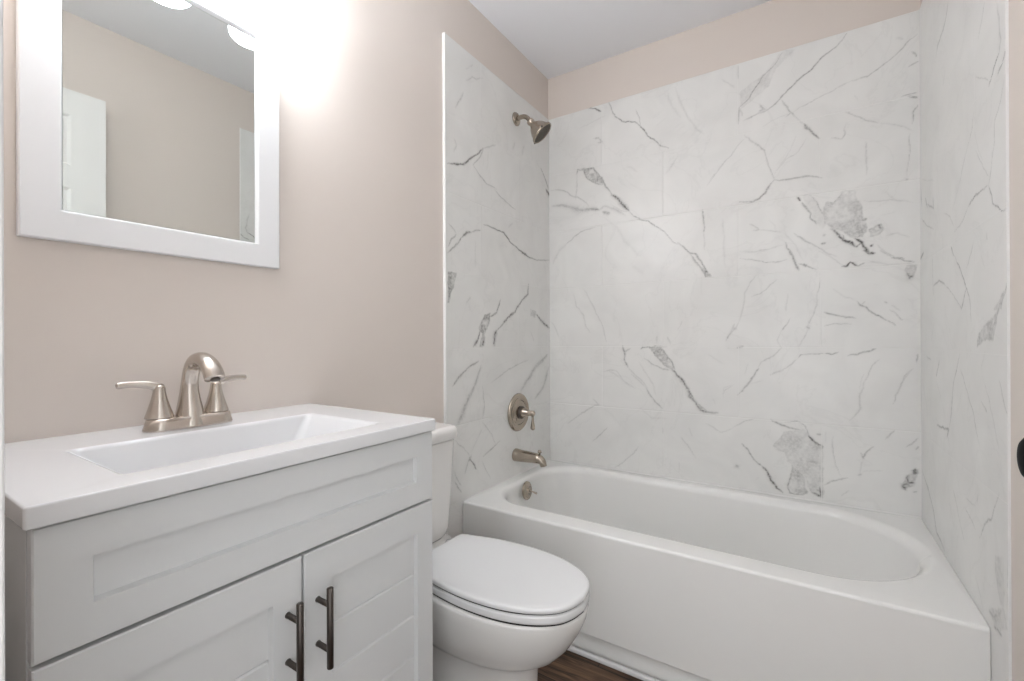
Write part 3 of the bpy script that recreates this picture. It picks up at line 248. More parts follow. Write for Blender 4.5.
# ---------------------------------------------------------------- marble tile panels (veins are the stone's own colour)
rng = np.random.default_rng(7)
def vnoise(u, v, s, seed):
    g = np.random.default_rng(seed).random((160, 160)); a = u*s+37.3; b = v*s+11.7
    i = np.floor(a).astype(int); j = np.floor(b).astype(int); fu = a-i; fv = b-j; fu = fu*fu*(3-2*fu); fv = fv*fv*(3-2*fv)
    i %= 159; j %= 159
    return (g[i, j]*(1-fu)*(1-fv)+g[i+1, j]*fu*(1-fv)+g[i, j+1]*(1-fu)*fv+g[i+1, j+1]*fu*fv)*2-1
ROWS = [.425+.305*k for k in range(-2, 7)]
def tile_panel(key, name, parent, u0, u1, z0, z1, seams_even, seams_odd, place, flip):
    h = .003; j = .0009
    seams = seams_even+seams_odd
    us = list(np.arange(u0, u1, h))+[u1]; zs = list(np.arange(z0, z1, h))+[z1]
    cl = lambda L, c: [x for x in L if abs(x-c) > .0022]
    for c in seams: us = cl(us, c)+[c-j-.0005, c-j, c+j, c+j+.0005]
    rows = [r for r in ROWS if z0+.01 < r < z1-.01]
    for c in rows: zs = cl(zs, c)+[c-j-.0005, c-j, c+j, c+j+.0005]
    us = np.array(sorted(x for x in us if u0 <= x <= u1)); zs = np.array(sorted(x for x in zs if z0 <= x <= z1))
    U, Z = np.meshgrid(us, zs, indexing='ij')
    grout = np.zeros_like(U)
    for r in rows: grout[np.abs(Z-r) < j+.0001] = 1
    rowi = np.floor((Z-.425)/.305).astype(int)
    for par, ss in ((0, seams_even), (1, seams_odd)):
        for c in ss: grout[(np.abs(U-c) < j+.0001) & (rowi % 2 == par)] = 1
    # vein field
    Uj = U+.0022*vnoise(U, Z, 55, 3)+.0012*vnoise(U, Z, 140, 4)+.003*vnoise(U, Z, 18, 9); Zj = Z+.0022*vnoise(U, Z, 55, 5)+.0012*vnoise(U, Z, 140, 6)+.003*vnoise(U, Z, 18, 8)
    mod = 1+.28*vnoise(U, Z, 30, 11)
    wmod = 1+.35*vnoise(U, Z, 22, 13)
    F = np.zeros_like(U)
    for vn in VEINS[key][0]:
        wd, s = vn[0]/1000*.8, min(1, vn[1]*(.8+1.05*vn[1])); p = np.array(vn[2:]).reshape(-1, 2); mg = wd*3+.012
        iu = np.searchsorted(us, [p[:, 0].min()-mg, p[:, 0].max()+mg]); iz = np.searchsorted(zs, [p[:, 1].min()-mg, p[:, 1].max()+mg])
        sl = (slice(*iu), slice(*iz)); a, b = Uj[sl], Zj[sl]
        if a.size == 0: continue
        best = np.full(a.shape, 1e9); tt = np.zeros(a.shape)
        tot = len(p)-1
        for i in range(tot):
            q, r = p[i], p[i+1]; d = r-q; l2 = max(d@d, 1e-9)
            t = np.clip(((a-q[0])*d[0]+(b-q[1])*d[1])/l2, 0, 1)
            ds = np.hypot(a-q[0]-t*d[0], b-q[1]-t*d[1]); k = ds < best
            best[k] = ds[k]; tt[k] = ((i+t)/tot)[k]
        taper = .55+.45*np.clip(np.minimum(tt, 1-tt)*6, 0, 1)
        ww = wd*wmod[sl]*taper
        k2 = .12 if vn[0] < 5 else .4
        f = s*mod[sl]*((1-k2)*np.exp(-(best/ww)**2)+k2*np.exp(-(best/(2.4*ww))**2))*taper
        F[sl] = np.maximum(F[sl], f)
    for bl in VEINS[key][1]:
        s = bl[0]*1.25; p = np.array(bl[1:]).reshape(-1, 2); mg = .012
        iu = np.searchsorted(us, [p[:, 0].min()-mg, p[:, 0].max()+mg]); iz = np.searchsorted(zs, [p[:, 1].min()-mg, p[:, 1].max()+mg])
        sl = (slice(*iu), slice(*iz)); a, b = Uj[sl]+.003*vnoise(U[sl], Z[sl], 80, 21), Zj[sl]
        if a.size == 0: continue
        ins = np.zeros(a.shape, bool); dist = np.full(a.shape, 1e9)
        for i in range(len(p)):
            q, r = p[i], p[(i+1) % len(p)]
            c = (q[1] > b) != (r[1] > b)
            with np.errstate(divide='ignore', invalid='ignore'):
                ins ^= c & (a < (r[0]-q[0])*(b-q[1])/(r[1]-q[1]+1e-12)+q[0])
            d = r-q; t = np.clip(((a-q[0])*d[0]+(b-q[1])*d[1])/max(d@d, 1e-9), 0, 1)
            dist = np.minimum(dist, np.hypot(a-q[0]-t*d[0], b-q[1]-t*d[1]))
        sd = np.where(ins, dist, -dist)
        f = s*np.clip(sd/.006+.5, 0, 1)*(.72+.5*vnoise(U[sl], Z[sl], 38, 31)+.35*vnoise(U[sl], Z[sl], 100, 33)+.5*np.exp(-(dist/.003)**2))
        F[sl] = np.maximum(F[sl], f)
    T = .010*np.ones_like(U)-.0006*grout
    X = place(U, Z, T)
    nu, nz = U.shape; co = np.stack(X, -1).reshape(-1, 3)
    idx = np.arange(nu*nz).reshape(nu, nz)
    q = np.stack([idx[:-1, :-1], idx[1:, :-1], idx[1:, 1:], idx[:-1, 1:]], -1).reshape(-1, 4)
    if flip: q = q[:, ::-1]
    # side skirts back to the wall
    ring = np.concatenate([idx[:, 0], idx[-1, 1:], idx[-2::-1, -1], idx[0, -2:0:-1]])
    bc = np.stack(place(U.ravel()[ring], Z.ravel()[ring], np.zeros(len(ring))), -1)
    bi = len(co)+np.arange(len(ring)); r2 = np.roll(ring, -1); b2 = np.roll(bi, -1)
    sk = np.stack([ring, bi, b2, r2], -1)
    if flip: sk = sk[:, ::-1]
    co = np.concatenate([co, bc]); q = np.concatenate([q, sk])
    me = bpy.data.meshes.new(name)
    me.vertices.add(len(co)); me.vertices.foreach_set('co', co.astype(np.float32).ravel())
    me.loops.add(q.size); me.loops.foreach_set('vertex_index', q.astype(np.int32).ravel())
    me.polygons.add(len(q)); me.polygons.foreach_set('loop_start', np.arange(0, q.size, 4, dtype=np.int32)); me.polygons.foreach_set('loop_total', np.full(len(q), 4, np.int32))
    me.update(calc_edges=True)
    for nm, A in (('vein', F), ('grout', grout*.9)):
        at = me.attributes.new(nm, 'FLOAT', 'POINT'); at.data.foreach_set('value', np.concatenate([A.ravel(), np.zeros(len(ring))]).astype(np.float32))
    me.materials.append(M_marble)
    o = bpy.data.objects.new(name, me); COL.objects.link(o); o.parent = parent
    return o
ZT = 2.2555
tile_panel('b', 'marble_tile_panel', W_back, .0, XR, .3, ZT, [.614, 1.224], [.31, .93], lambda U, Z, T: (U, YB-T, Z), False)
tile_panel('l', 'marble_tile_panel', W_left, -.845, 0, 0, ZT, [-.31], [-.616], lambda U, Z, T: (T, U, Z), True)
tile_panel('r', 'marble_tile_panel', W_right, -.852, 0, 0, ZT, [-.64], [-.33], lambda U, Z, T: (XR-T*.4, U, Z), False)
panel('trim_3', [(0, .013, -.8485, -.8452, 0, ZT)], M_edge, 'thin white metal edge beside the marble tile left of the tub', 'tile trim')
panel('trim_4', [(XR-.0042, XR, -.8545, -.8522, 0, ZT)], M_edge, 'thin white metal edge beside the marble tile right of the tub', 'tile trim')

# ---------------------------------------------------------------- bathtub
TX0, TX1, TYF, TYB, TZ = .0105, 1.5235, -.748, -.0005, .42
tub = empty('bathtub', (.76, -.38, 0), 'white alcove bathtub with a flat apron between marble walls', 'bathtub')
bm = bmesh.new()
R = rrect
rings = [R(TX0, TX1, TYF+.004, TYB, .003, .003, .066), R(TX0, TX1, TYF, TYB, .003, .003, .072), R(TX0, TX1, TYF, TYB, .003, .003, TZ-.010),
         R(TX0, TX1, TYF+.0008, TYB, .004, .004, TZ-.006), R(TX0, TX1, TYF+.003, TYB, .005, .005, TZ-.002), R(TX0+.001, TX1-.001, TYF+.008, TYB-.001, .006, .006, TZ),
         R(.050, 1.498, -.668, -.038, .165, .30, TZ+.0005),
         R(.060, 1.490, -.660, -.046, .165, .30, TZ-.0015), R(.068, 1.483, -.653, -.053, .165, .30, TZ-.006), R(.074, 1.475, -.647, -.060, .165, .30, TZ-.014), R(.077, 1.463, -.642, -.066, .165, .30, TZ-.03),
         R(.078, 1.455, -.638, -.070, .165, .28, TZ-.07), R(.092, 1.395, -.625, -.085, .16, .265, TZ-.18), R(.106, 1.305, -.612, -.098, .15, .23, TZ-.28),
         R(.122, 1.262, -.598, -.112, .14, .22, TZ-.325), R(.15, 1.22, -.57, -.14, .12, .20, TZ-.345), R(.2, 1.16, -.52, -.19, .1, .15, TZ-.35)]
loft(bm, rings, cap0=False)
part(tub, obj('shell', bm, M_tub, smooth=True, wn=True))
part(tub, boxes('toe_panel', [(TX0, TX1, TYF+.013, TYF+.03, 0, .07)], M_tub))
bm = bmesh.new(); lathe(bm, [(.040, 0), (.042, .002), (.041, .005), (.032, .010), (.012, .010), (.011, .016), (.009, .018)], (.086, -.375, .372), (1, 0, .12))
ov = part(tub, obj('overflow_plate', bm, M_fix, smooth=True, bevel=0)); ov['label'] = 'round brushed nickel overflow plate'
bm = bmesh.new(); tube(bm, [(.102, -.375, .374, .004), (.115, -.373, .372, .0036), (.128, -.366, .366, .0045), (.134, -.363, .362, .005)], 12, 4)
lv = obj('trip_lever', bm, M_fix, smooth=True); lv.parent = ov
bm = bmesh.new(); lathe(bm, [(.036, 0), (.036, .003), (.03, .005), (.012, .004), (.01, .012), (0.004, .013)], (.27, -.355, TZ-.35), (0, 0, 1))
dr = part(tub, obj('drain', bm, M_fix, smooth=True))
struct(boxes('trim_5', [(.011, XR-.001, TYF-.016, TYF-.0005, 0, .014)], M_trim, bevel=.004), 'white strip along the foot of the bathtub', 'floor trim')

# ---------------------------------------------------------------- bath fittings
spout = empty('tub_spout', (.0105, -.35, .522), 'brushed nickel tub spout on the marble wall below the round valve', 'tub spout')
bm = bmesh.new()
tube(bm, [(.0, 0, 0, .032, .030), (.006, 0, 0, .032, .030), (.03, 0, -.001, .030, .028), (.07, 0, -.001, .027, .026), (.10, 0, -.001, .025, .024), (.125, 0, -.003, .024, .022), (.143, 0, -.011, .0195, .0175), (.150, 0, -.024, .017, .016), (.152, 0, -.033, .016, .015)], 28, 6)
obj('spout_body', bm, M_fix, spout, smooth=True)
bm = bmesh.new(); lathe(bm, [(.004, 0), (.004, .012), (.008, .014), (.010, .018), (.009, .024), (.004, .027)], (.132, 0, .012), (0, 0, 1), 20)
obj('diverter_knob', bm, M_fix, spout, smooth=True)

valve = empty('shower_valve', (.0105, -.33, .722), 'round brushed nickel shower valve with a lever handle on marble tile', 'shower valve')
bm = bmesh.new(); lathe(bm, [(.088, 0), (.091, .003), (.089, .009), (.082, .015), (.074, .015), (.068, .009), (.062, .008), (.058, .012), (.052, .017), (.042, .019), (.03, .019)], (0, 0, 0), (1, 0, 0), 56)
obj('escutcheon', bm, M_fix, valve, smooth=True)
bm = bmesh.new(); lathe(bm, [(.030, .016), (.030, .028), (.024, .032)], (0, 0, 0), (1, 0, 0), 40)
c = obj('collar', bm, M_gun, valve, smooth=True); c['label'] = 'dark collar behind the handle'
bm = bmesh.new(); lathe(bm, [(.024, .024), (.026, .030), (.022, .042), (.016, .058), (.0125, .070), (.014, .078), (.014, .088), (.009, .093)], (0, 0, 0), (1, 0, 0), 32)
obj('handle_hub', bm, M_fix, valve, smooth=True)
bm = bmesh.new(); tube(bm, [(.083, 0, -.004, .0065), (.084, .000, -.025, .0055), (.084, .001, -.05, .0085), (.083, .002, -.066, .0105), (.082, .002, -.074, .0095), (.081, .002, -.078, .004)], 16, 5)
obj('lever', bm, M_fix, valve, smooth=True)

sh = empty('wall_shower', (.0105, -.336, 2.125), 'brushed nickel shower head on a short arm high on the marble wall', 'shower head')
bm = bmesh.new(); lathe(bm, [(.031, 0), (.032, .003), (.029, .008), (.018, .012), (.012, .013)], (0, 0, 0), (1, 0, 0), 36)
obj('wall_flange', bm, M_fix, sh, smooth=True)
bm = bmesh.new(); tube(bm, [(.005, 0, 0, .0105), (.03, 0, .002, .0105), (.05, 0, -.001, .0105), (.066, 0, -.012, .0105), (.078, 0, -.028, .0105), (.086, 0, -.041, .0105)], 20, 6)
obj('shower_arm', bm, M_fix, sh, smooth=True)
AX = Vector((.60, .27, -.68)).normalized()
bm = bmesh.new(); lathe(bm, [(.011, -.012), (.0165, -.008), (.018, 0), (.016, .010), (.018, .018), (.031, .032), (.042, .05), (.0485, .066), (.056, .073), (.0565, .081), (.052, .084), (.050, .081)], (.082, 0, -.034), AX, 48, True, False)
hd = obj('head_bell', bm, M_fix, sh, smooth=True)
bm = bmesh.new(); lathe(bm, [(.0502, .0800), (.046, .0815), (.001, .0825)], (.082, 0, -.034), AX, 48, False, True)
a_, b_, d_ = frame_of(AX)
for rr, nn in ((.011, 6), (.024, 12), (.037, 18)):
    for i in range(nn):
        t = 2*math.pi*i/nn; p = Vector((.082, 0, -.034))+AX*.081+(a_*math.cos(t)+b_*math.sin(t))*rr
        lathe(bm, [(.0018, 0), (.0015, .003), (.0008, .0035)], p, AX, 8)
f = obj('spray_face', bm, M_rub, hd, smooth=True); f['label'] = 'dark spray face with rings of nozzles'
for t in (.1, 2.2, 4.3):
    bm = bmesh.new(); p = Vector((.082, 0, -.034))+AX*.077+(a_*math.cos(t)+b_*math.sin(t))*.056
    lathe(bm, [(.004, -.004), (.005, 0), (.004, .004)], p, AX, 10)
    obj('grip_nub', bm, M_gun, hd, smooth=True)

# ---------------------------------------------------------------- toilet
toi = empty('toilet', (.4, -1.134, 0), 'white toilet with closed lid standing between vanity and bathtub', 'toilet')
CY = -1.1265
def outline(half, z, n=64, tip=None):
    q = catmull(half, 10); pts = [(p[0], p[1]) for p in q]
    # resample by arc length
    P = np.array(pts); s = np.r_[0, np.cumsum(np.hypot(*np.diff(P, axis=0).T))]; t = np.linspace(0, s[-1], n)
    X = np.interp(t, s, P[:, 0]); Y = np.interp(t, s, P[:, 1])
    return [Vector((x, CY+y, z)) for x, y in zip(X, Y)]+[Vector((x, CY-y, z)) for x, y in list(zip(X, Y))[-2:0:-1]]
LID = [(.212, 0), (.212, .06), (.212, .118), (.216, .136), (.25, .147), (.32, .166), (.40, .179), (.48, .181), (.56, .169), (.63, .141), (.68, .099), (.702, .052), (.710, 0)]
LID = [(x, y*.88) for x, y in LID]
def scl(half, k): return [(.47+(x-.47)*k, y*k) for x, y in half]
def off(half, d, dx=0): return [(x+(d if x < .3 else (-d if x > .6 else 0))*1.0+dx, max(0, y-d) if y > 0 else 0) for x, y in half]
bm = bmesh.new()
loft(bm, [outline(off(LID, .003), .4175), outline(LID, .4190), outline(LID, .4255), outline(off(LID, .0015), .4290), outline(off(LID, .005), .4315), outline(off(LID, .012), .4325), outline(scl(LID, .75), .4337), outline(scl(LID, .4), .4342)])
part(toi, obj('lid', bm, M_seat, smooth=True, wn=True))
bm = bmesh.new()
loft(bm, [outline(off(LID, .004), .3905), outline(off(LID, .0005), .393), outline(LID, .399), outline(LID, .407), outline(off(LID, .0005), .411), outline(off(LID, .004), .4135)])
part(toi, obj('seat', bm, M_seat, smooth=True))
for z0, z1, k in ((.4115, .4195, .0045), (.3835, .3925, .005)):  # added dark slabs that paint shade into the gaps below lid and seat
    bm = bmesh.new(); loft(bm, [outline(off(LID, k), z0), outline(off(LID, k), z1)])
    part(toi, obj('seat_gap_shade', bm, M_dark, smooth=False))
def egg(xb, xf, xc, hw, z, pw=2.2, n=128):
    out = []
    for i in range(n):
        t = 2*math.pi*i/n; c, s = math.cos(t), math.sin(t)
        a = (xf-xc) if c > 0 else (xc-xb)
        e = 2/pw
        out.append(Vector((xc+a*math.copysign(abs(c)**e, c), CY+hw*math.copysign(abs(s)**e, s), z)))
    return out
bm = bmesh.new()
loft(bm, [egg(.10, .572, .34, .118, 0, 2.6), egg(.10, .572, .34, .118, .014, 2.6), egg(.105, .566, .34, .106, .03, 2.5), egg(.11, .560, .33, .097, .09, 2.4), egg(.12, .562, .34, .095, .14, 2.3), egg(.12, .566, .34, .093, .196, 2.3),
          egg(.13, .574, .35, .101, .208, 2.2), egg(.14, .602, .37, .120, .225, 2.15), egg(.15, .636, .39, .137, .249, 2.15), egg(.16, .665, .41, .150, .282, 2.15), egg(.165, .689, .425, .160, .322, 2.15), egg(.17, .703, .43, .1655, .355, 2.15), egg(.175, .708, .43, .167, .378, 2.15), egg(.18, .706, .43, .166, .385, 2.15), egg(.2, .69, .43, .155, .3865, 2.15)])
part(toi, obj('bowl', bm, M_porc, smooth=True))
bm = bmesh.new()
def trr(x0, x1, hy, r, z): return [Vector((p.x, CY+p.y, z)) for p in rrect(x0, x1, -hy, hy, r, r, 0)]
TY = .14
loft(bm, [trr(.03, .165, TY-.045, .03, .415), trr(.025, .172, TY-.03, .035, .425), trr(.02, .178, TY-.02, .035, .45), trr(.02, .182, TY-.012, .035, .55), trr(.02, .188, TY-.002, .035, .735), trr(.03, .18, TY-.01, .03, .742)])
part(toi, obj('tank', bm, M_porc, smooth=True, wn=True))
bm = bmesh.new()
loft(bm, [trr(.018, .19, TY, .035, .742), trr(.014, .197, TY+.007, .038, .745), trr(.014, .198, TY+.008, .038, .765), trr(.016, .196, TY+.006, .037, .775), trr(.022, .19, TY, .033, .782), trr(.035, .175, TY-.013, .028, .785)])
part(toi, obj('tank_lid', bm, M_porc, smooth=True, wn=True))
bm = bmesh.new(); loft(bm, [trr(.03, .20, .10, .03, .28), trr(.03, .20, .11, .03, .34), trr(.03, .20, .11, .03, .416)])
part(toi, obj('rear_deck', bm, M_porc, smooth=True))
for s in (-1, 1):
    bm = bmesh.new(); lathe(bm, [(.012, 0), (.013, .006), (.013, .03), (.010, .036)], (.20, CY+s*.075, .384), (0, 0, 1), 20)
    part(toi, obj('seat_hinge', bm, M_seat, smooth=True))
for s in (-1, 1):
    bm = bmesh.new(); lathe(bm, [(.014, 0), (.014, .008), (.010, .016), (.003, .019)], (.30, CY+s*.112, .028), (0, 0, 1), 20)
    part(toi, obj('bolt_cap', bm, M_porc, smooth=True))

# ---------------------------------------------------------------- vanity cabinet
VY0, VY1, VX = -2.054, -1.4095, .4616
van = empty('vanity_cabinet', (.23, -1.738, 0), 'light grey shaker vanity cabinet under the white sink top', 'cabinet')
XB = VX-.019
bm = bmesh.new()
box(bm, .002, XB, VY0, VY0+.016, 0, .867); box(bm, .002, XB, VY1-.016, VY1, 0, .867)
box(bm, .002, XB, VY0+.016, VY1-.016, .10, .116); box(bm, .002, .012, VY0+.016, VY1-.016, .116, .867)
box(bm, XB-.018, XB, VY0+.016, VY1-.016, .835, .867); box(bm, XB-.018, XB, VY0+.016, VY1-.016, .69, .73); box(bm, XB-.018, XB, -1.745, -1.715, .116, .69)
part(van, obj('body', bm, M_van))
part(van, boxes('toe_kick', [(XB-.07, XB-.055, VY0+.016, VY1-.016, 0, .10)], M_van))
def shaker(y0, y1, z0, z1, sy0, sy1, sz0, sz1, grooves=()):
    """framed front: raised rails and stiles round a recessed panel, optional V grooves cut across it"""
    bm = bmesh.new(); xf = VX; xp = VX-.009; xb = XB+.001; e = .0018
    ys = [y0, y0+sy0, y1-sy1, y1]; zz = [z0, z0+sz0, z1-sz1, z1]
    def ring(a, b, c, d, x): return [bm.verts.new((x, a, c)), bm.verts.new((x, b, c)), bm.verts.new((x, b, d)), bm.verts.new((x, a, d))]
    B = ring(y0, y1, z0, z1, xb); O = ring(y0, y1, z0, z1, xf-e); O2 = ring(y0+e, y1-e, z0+e, z1-e, xf)
    I = ring(ys[1], ys[2], zz[1], zz[2], xf); Ip = ring(ys[1]+.003, ys[2]-.003, zz[1]+.003, zz[2]-.003, xp)
    for a, b in ((B, O), (O, O2), (O2, I), (I, Ip)):
        for i in range(4): bm.faces.new((a[i], a[(i+1) % 4], b[(i+1) % 4], b[i]))
    bm.faces.new(B[::-1])
    a, b = ys[1]+.003, ys[2]-.003; zl = [zz[1]+.003]; xs = [xp]
    for g in sorted(grooves): zl += [g-.003, g, g+.003]; xs += [xp, xp-.003, xp]
    zl.append(zz[2]-.003); xs.append(xp)
    L = [bm.verts.new((x, a, z)) for x, z in zip(xs, zl)]; Rr = [bm.verts.new((x, b, z)) for x, z in zip(xs, zl)]
    for i in range(len(L)-1): bm.faces.new((L[i], Rr[i], Rr[i+1], L[i+1]))
    bmesh.ops.remove_doubles(bm, verts=bm.verts, dist=1e-5)
    return bm
d = part(van, obj('drawer_front', shaker(VY0+.001, VY1-.001, .7125, .8645, .052, .049, .047, .049), M_van)); d['label'] = 'wide false drawer front above the doors'
G = [.647-.0895*k for k in (1, 2, 3, 4, 5)]
def pull(door, y, z):
    bm = bmesh.new(); lathe(bm, [(.0050, -.0685), (.0056, -.0675), (.0056, .0675), (.0050, .0685)], (VX+.034, y, z), (0, 0, 1), 20)
    for s in (-1, 1): lathe(bm, [(.0055, -.001), (.0046, .004), (.0046, .034)], (VX, y, z+s*.0385), (1, 0, 0), 16)
    o = obj('bar_handle', bm, M_gun, smooth=True); o.parent = door; o['label'] = 'dark metal bar handle'; return o
for (y0, y1, a, b, hy) in ((VY0+.001, -1.7315, .05, .05, -1.757), (-1.7275, VY1-.001, .055, .048, -1.702)):
    dd = part(van, obj('door', shaker(y0, y1, .118, .7070, a, b, .055, .060, G), M_van))
    h = pull(dd, hy, .5815)

# ---------------------------------------------------------------- sink top
top = empty('vanity_sink_top', (.23, -1.738, .868), 'glossy white vanity top with rectangular integrated sink', 'sink')
bm = bmesh.new(); SX1, SY0, SY1, SZ = .4739, -2.0616, -1.4115, .894
def q(x0, x1, y0, y1, r, z): return rrect(x0, x1, y0, y1, r, r, z, 6, 10, 8)
rings = [q(.001, SX1-.002, SY0+.002, SY1-.002, .003, .868), q(.001, SX1, SY0, SY1, .004, .870), q(.001, SX1, SY0, SY1, .004, SZ-.003), q(.001, SX1-.0008, SY0+.0008, SY1-.0008, .004, SZ-.0008), q(.001, SX1-.003, SY0+.003, SY1-.003, .003, SZ),
         q(.158, .414, -1.962, -1.512, .014, SZ), q(.163, .409, -1.956, -1.519, .014, SZ-.0015), q(.167, .404, -1.950, -1.526, .014, SZ-.007),
         q(.176, .394, -1.925, -1.548, .018, SZ-.035), q(.186, .382, -1.893, -1.572, .02, SZ-.068), q(.196, .37, -1.86, -1.59, .024, SZ-.082), q(.225, .34, -1.81, -1.64, .02, SZ-.087)]
loft(bm, rings, cap0=False)
part(top, obj('counter', bm, M_top, smooth=True, wn=True))
bm = bmesh.new(); lathe(bm, [(.022, 0), (.022, .002), (.017, .004), (.015, .002), (.014, .006), (.004, .007)], (.28, -1.735, SZ-.0865), (0, 0, 1), 28)
part(top, obj('drain', bm, M_nick, smooth=True))

# ---------------------------------------------------------------- faucet
FC = (.098, -1.751, SZ+.0005)
fau = empty('sink_faucet', FC, 'brushed nickel two-handle faucet on the vanity top below the mirror', 'faucet')
bm = bmesh.new()
def stad(hx, hy, z, r): return [Vector((p.x, p.y, z)) for p in rrect(-hx, hx, -hy, hy, r, r, 0, 10, 6, 10)]
loft(bm, [stad(.028, .081, 0, .0275), stad(.028, .081, .003, .0275), stad(.0265, .078, .012, .026), stad(.025, .0755, .0225, .0245), stad(.021, .070, .024, .0205)])
obj('base_plate', bm, M_nick, fau, smooth=True)
bm = bmesh.new()
tube(bm, [(0, 0, .000, .031, .030), (-.001, 0, .012, .0295, .0285), (-.002, 0, .035, .0245, .0235), (-.003, 0, .065, .0180, .0182), (-.001, 0, .092, .0145, .0155), (.008, 0, .117, .0138, .0155), (.026, 0, .135, .0140, .0165), (.052, 0, .1405, .0140, .0175), (.080, 0, .132, .0140, .0180), (.098, 0, .117, .0142, .0185), (.107, 0, .103, .0144, .0185)], 32, 8)
obj('spout', bm, M_nick, fau, smooth=True)
bm = bmesh.new(); lathe(bm, [(.009, 0), (.009, .002), (.006, .002)], (.1075, 0, .102), (.45, 0, -.9), 24)
obj('aerator', bm, M_gun, fau, smooth=True)
for s in (-1, 1):
    bm = bmesh.new(); lathe(bm, [(.0235, .0235), (.0245, .025), (.0238, .027), (.0185, .044), (.0135, .062), (.0110, .075), (.0105, .082), (.0085, .088), (.0035, .090)], (-.006, s*.052, 0), (0, 0, 1), 36)
    hb = obj('handle_body', bm, M_nick, fau, smooth=True)
    bm = bmesh.new(); tube(bm, [(-.006, s*.046, .083, .004, .007), (-.006, s*.054, .0855, .0055, .009), (-.007, s*.070, .0905, .0045, .0078), (-.009, s*.092, .0935, .0033, .0062), (-.010, s*.108, .0935, .0034, .0060), (-.011, s*.116, .0925, .0045, .0062), (-.011, s*.119, .092, .003, .004)], 18, 6)
    obj('lever', bm, M_nick, hb, smooth=True)

# ---------------------------------------------------------------- mirror
mir = empty('wall_mirror', (0, -1.7475, 1.26), 'white framed rectangular mirror on the wall above the sink', 'mirror')
MY0, MY1, MZ0, MZ1, RW = -1.984, -1.511, 1.26, 1.893, .0575
bm = bmesh.new(); x0, xo, xi = .0015, .020, .020
def sq(i, x): return [Vector((x, MY0+i, MZ0+i)), Vector((x, MY1-i, MZ0+i)), Vector((x, MY1-i, MZ1-i)), Vector((x, MY0+i, MZ1-i))]
rs = [sq(0, x0), sq(0, xo-.002), sq(.002, xo), sq(RW-.004, xo), sq(RW-.0025, xo-.0015), sq(RW, .0115), sq(RW+.001, .006), sq(RW+.001, x0)]
vr = [[bm.verts.new(p) for p in r] for r in rs]
for i in range(len(vr)):
    a, b = vr[i], vr[(i+1) % len(vr)]
    for k in range(4): bm.faces.new((a[k], a[(k+1) % 4], b[(k+1) % 4], b[k]))
part(mir, obj('frame', bm, M_frame))
part(mir, boxes('mirror_glass', [(.003, .0095, MY0+RW+.0012, MY1-RW-.0012, MZ0+RW+.0012, MZ1-RW-.0012)], M_mirr))
mir.rotation_euler = (0, math.radians(.22), 0)        # hangs leaning a hair off the wall at its top

# ---------------------------------------------------------------- vanity light
vl = empty('vanity_light', (0, -1.735, 2.03), 'lit vanity light with three frosted glass shades above the mirror', 'light fixture')
part(vl, boxes('back_plate', [(.0005, .022, -2.0, -1.47, 1.985, 2.065)], M_nick, bevel=.004))
for y in (-1.541, -1.733, -1.925):
    bm = bmesh.new(); tube(bm, [(.018, y, 2.025, .009), (.05, y, 2.027, .009), (.074, y, 2.024, .009), (.083, y, 2.014, .009), (.083, y, 2.0, .009)], 16, 5)
    lathe(bm, [(.012, 0), (.026, -.004), (.030, -.010), (.030, -.02)], (.083, y, 2.005), (0, 0, 1), 28)
    ar = part(vl, obj('lamp_arm', bm, M_nick, smooth=True))
    bm = bmesh.new(); lathe(bm, [(.032, 1.985), (.047, 1.982), (.052, 1.975), (.052, 1.885), (.050, 1.877), (.045, 1.871), (.037, 1.868), (.02, 1.867)], (.083, y, 0), (0, 0, 1), 48)
    s = part(vl, obj('lamp_shade', bm, M_glass, smooth=True))

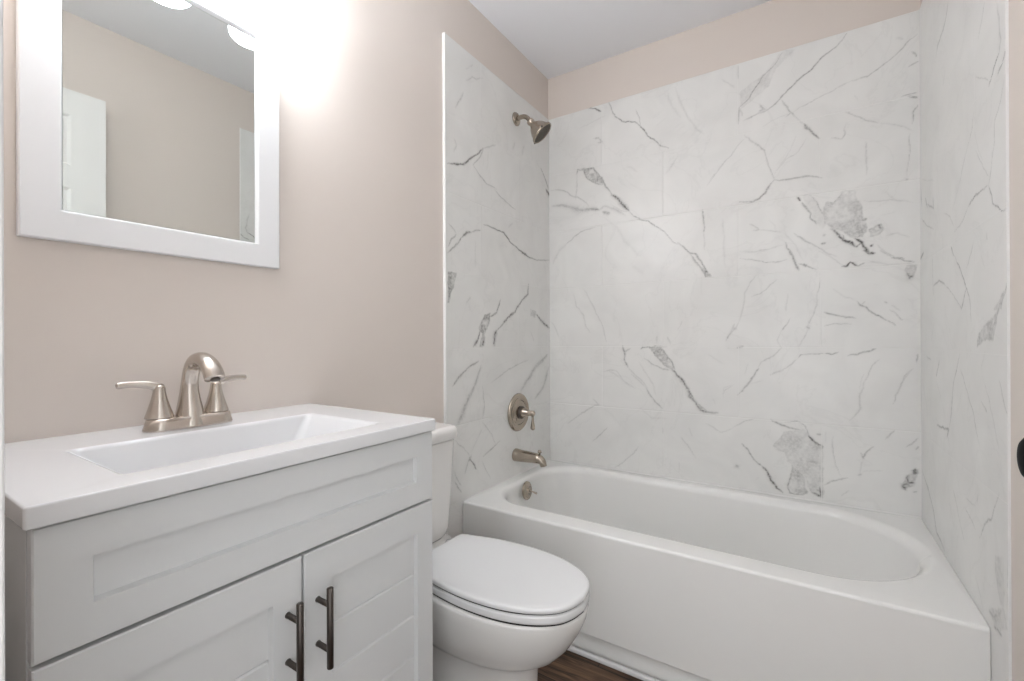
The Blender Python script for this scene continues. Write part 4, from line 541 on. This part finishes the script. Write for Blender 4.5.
# ---------------------------------------------------------------- open door
dr1 = empty('door_1', (1.4375, -2.125, 0), 'white six panel door standing open along the right wall', 'door', 'structure')
DYA, DYB, DZ0, DZ1 = -2.122, -1.47, .012, 2.108
bm = bmesh.new()
hx = .0175; xc = 1.4375
def face_side(sx):
    cols = [(DYA+.112, DYA+.286), (DYA+.366, DYB-.112)]; rows = [(.22, .82), (.99, 1.70), (1.79, 2.005)]
    ys = sorted({DYA, DYB, *[v for c in cols for v in c]}); zs = sorted({DZ0, DZ1, *[v for r in rows for v in r]})
    X = xc+sx*hx
    for i in range(len(ys)-1):
        for j in range(len(zs)-1):
            y0, y1, z0, z1 = ys[i], ys[i+1], zs[j], zs[j+1]
            def rg(k, x): return [bm.verts.new(p) for p in ((x, y0+k, z0+k), (x, y1-k, z0+k), (x, y1-k, z1-k), (x, y0+k, z1-k))]
            if (y0, y1) in cols and (z0, z1) in rows:
                seq = [rg(0, X), rg(.004, X-sx*.002), rg(.012, X-sx*.008), rg(.022, X-sx*.008), rg(.04, X-sx*.003)]
                for a, b in zip(seq, seq[1:]):
                    for k in range(4): bm.faces.new((a[k], a[(k+1) % 4], b[(k+1) % 4], b[k]))
                bm.faces.new(seq[-1])
            else: bm.faces.new(rg(0, X))
face_side(-1); face_side(1)
def quad(*p): bm.faces.new([bm.verts.new(v) for v in p])
a, b = xc-hx, xc+hx
quad((a, DYA, DZ0), (b, DYA, DZ0), (b, DYA, DZ1), (a, DYA, DZ1)); quad((a, DYB, DZ0), (b, DYB, DZ0), (b, DYB, DZ1), (a, DYB, DZ1))
quad((a, DYA, DZ0), (b, DYA, DZ0), (b, DYB, DZ0), (a, DYB, DZ0)); quad((a, DYA, DZ1), (b, DYA, DZ1), (b, DYB, DZ1), (a, DYB, DZ1))
bmesh.ops.remove_doubles(bm, verts=bm.verts, dist=1e-5)
part(dr1, obj('door_panel', bm, M_door))
for s in (-1, 1):
    bm = bmesh.new(); k = 1 if s < 0 else .75
    lathe(bm, [(.032, 0), (.033, .003), (.030, .007), (.014, .010), (.011, .016), (.011, .026*k), (.017, .030*k), (.025, .038*k), (.0278, .045*k), (.026, .052*k), (.018, .058*k), (.006, .060*k)], (xc+s*hx, DYB-.06, .952), (s, 0, 0), 40)
    kb = part(dr1, obj('door_knob', bm, M_black, smooth=True)); kb['label'] = 'round black door knob'
for z in (.25, 1.05, 1.85):
    bm = bmesh.new(); lathe(bm, [(.006, -.045), (.0065, -.044), (.0065, .044), (.006, .045)], (1.459, -2.117, z), (0, 0, 1), 14)
    part(dr1, obj('hinge', bm, M_black, smooth=True))
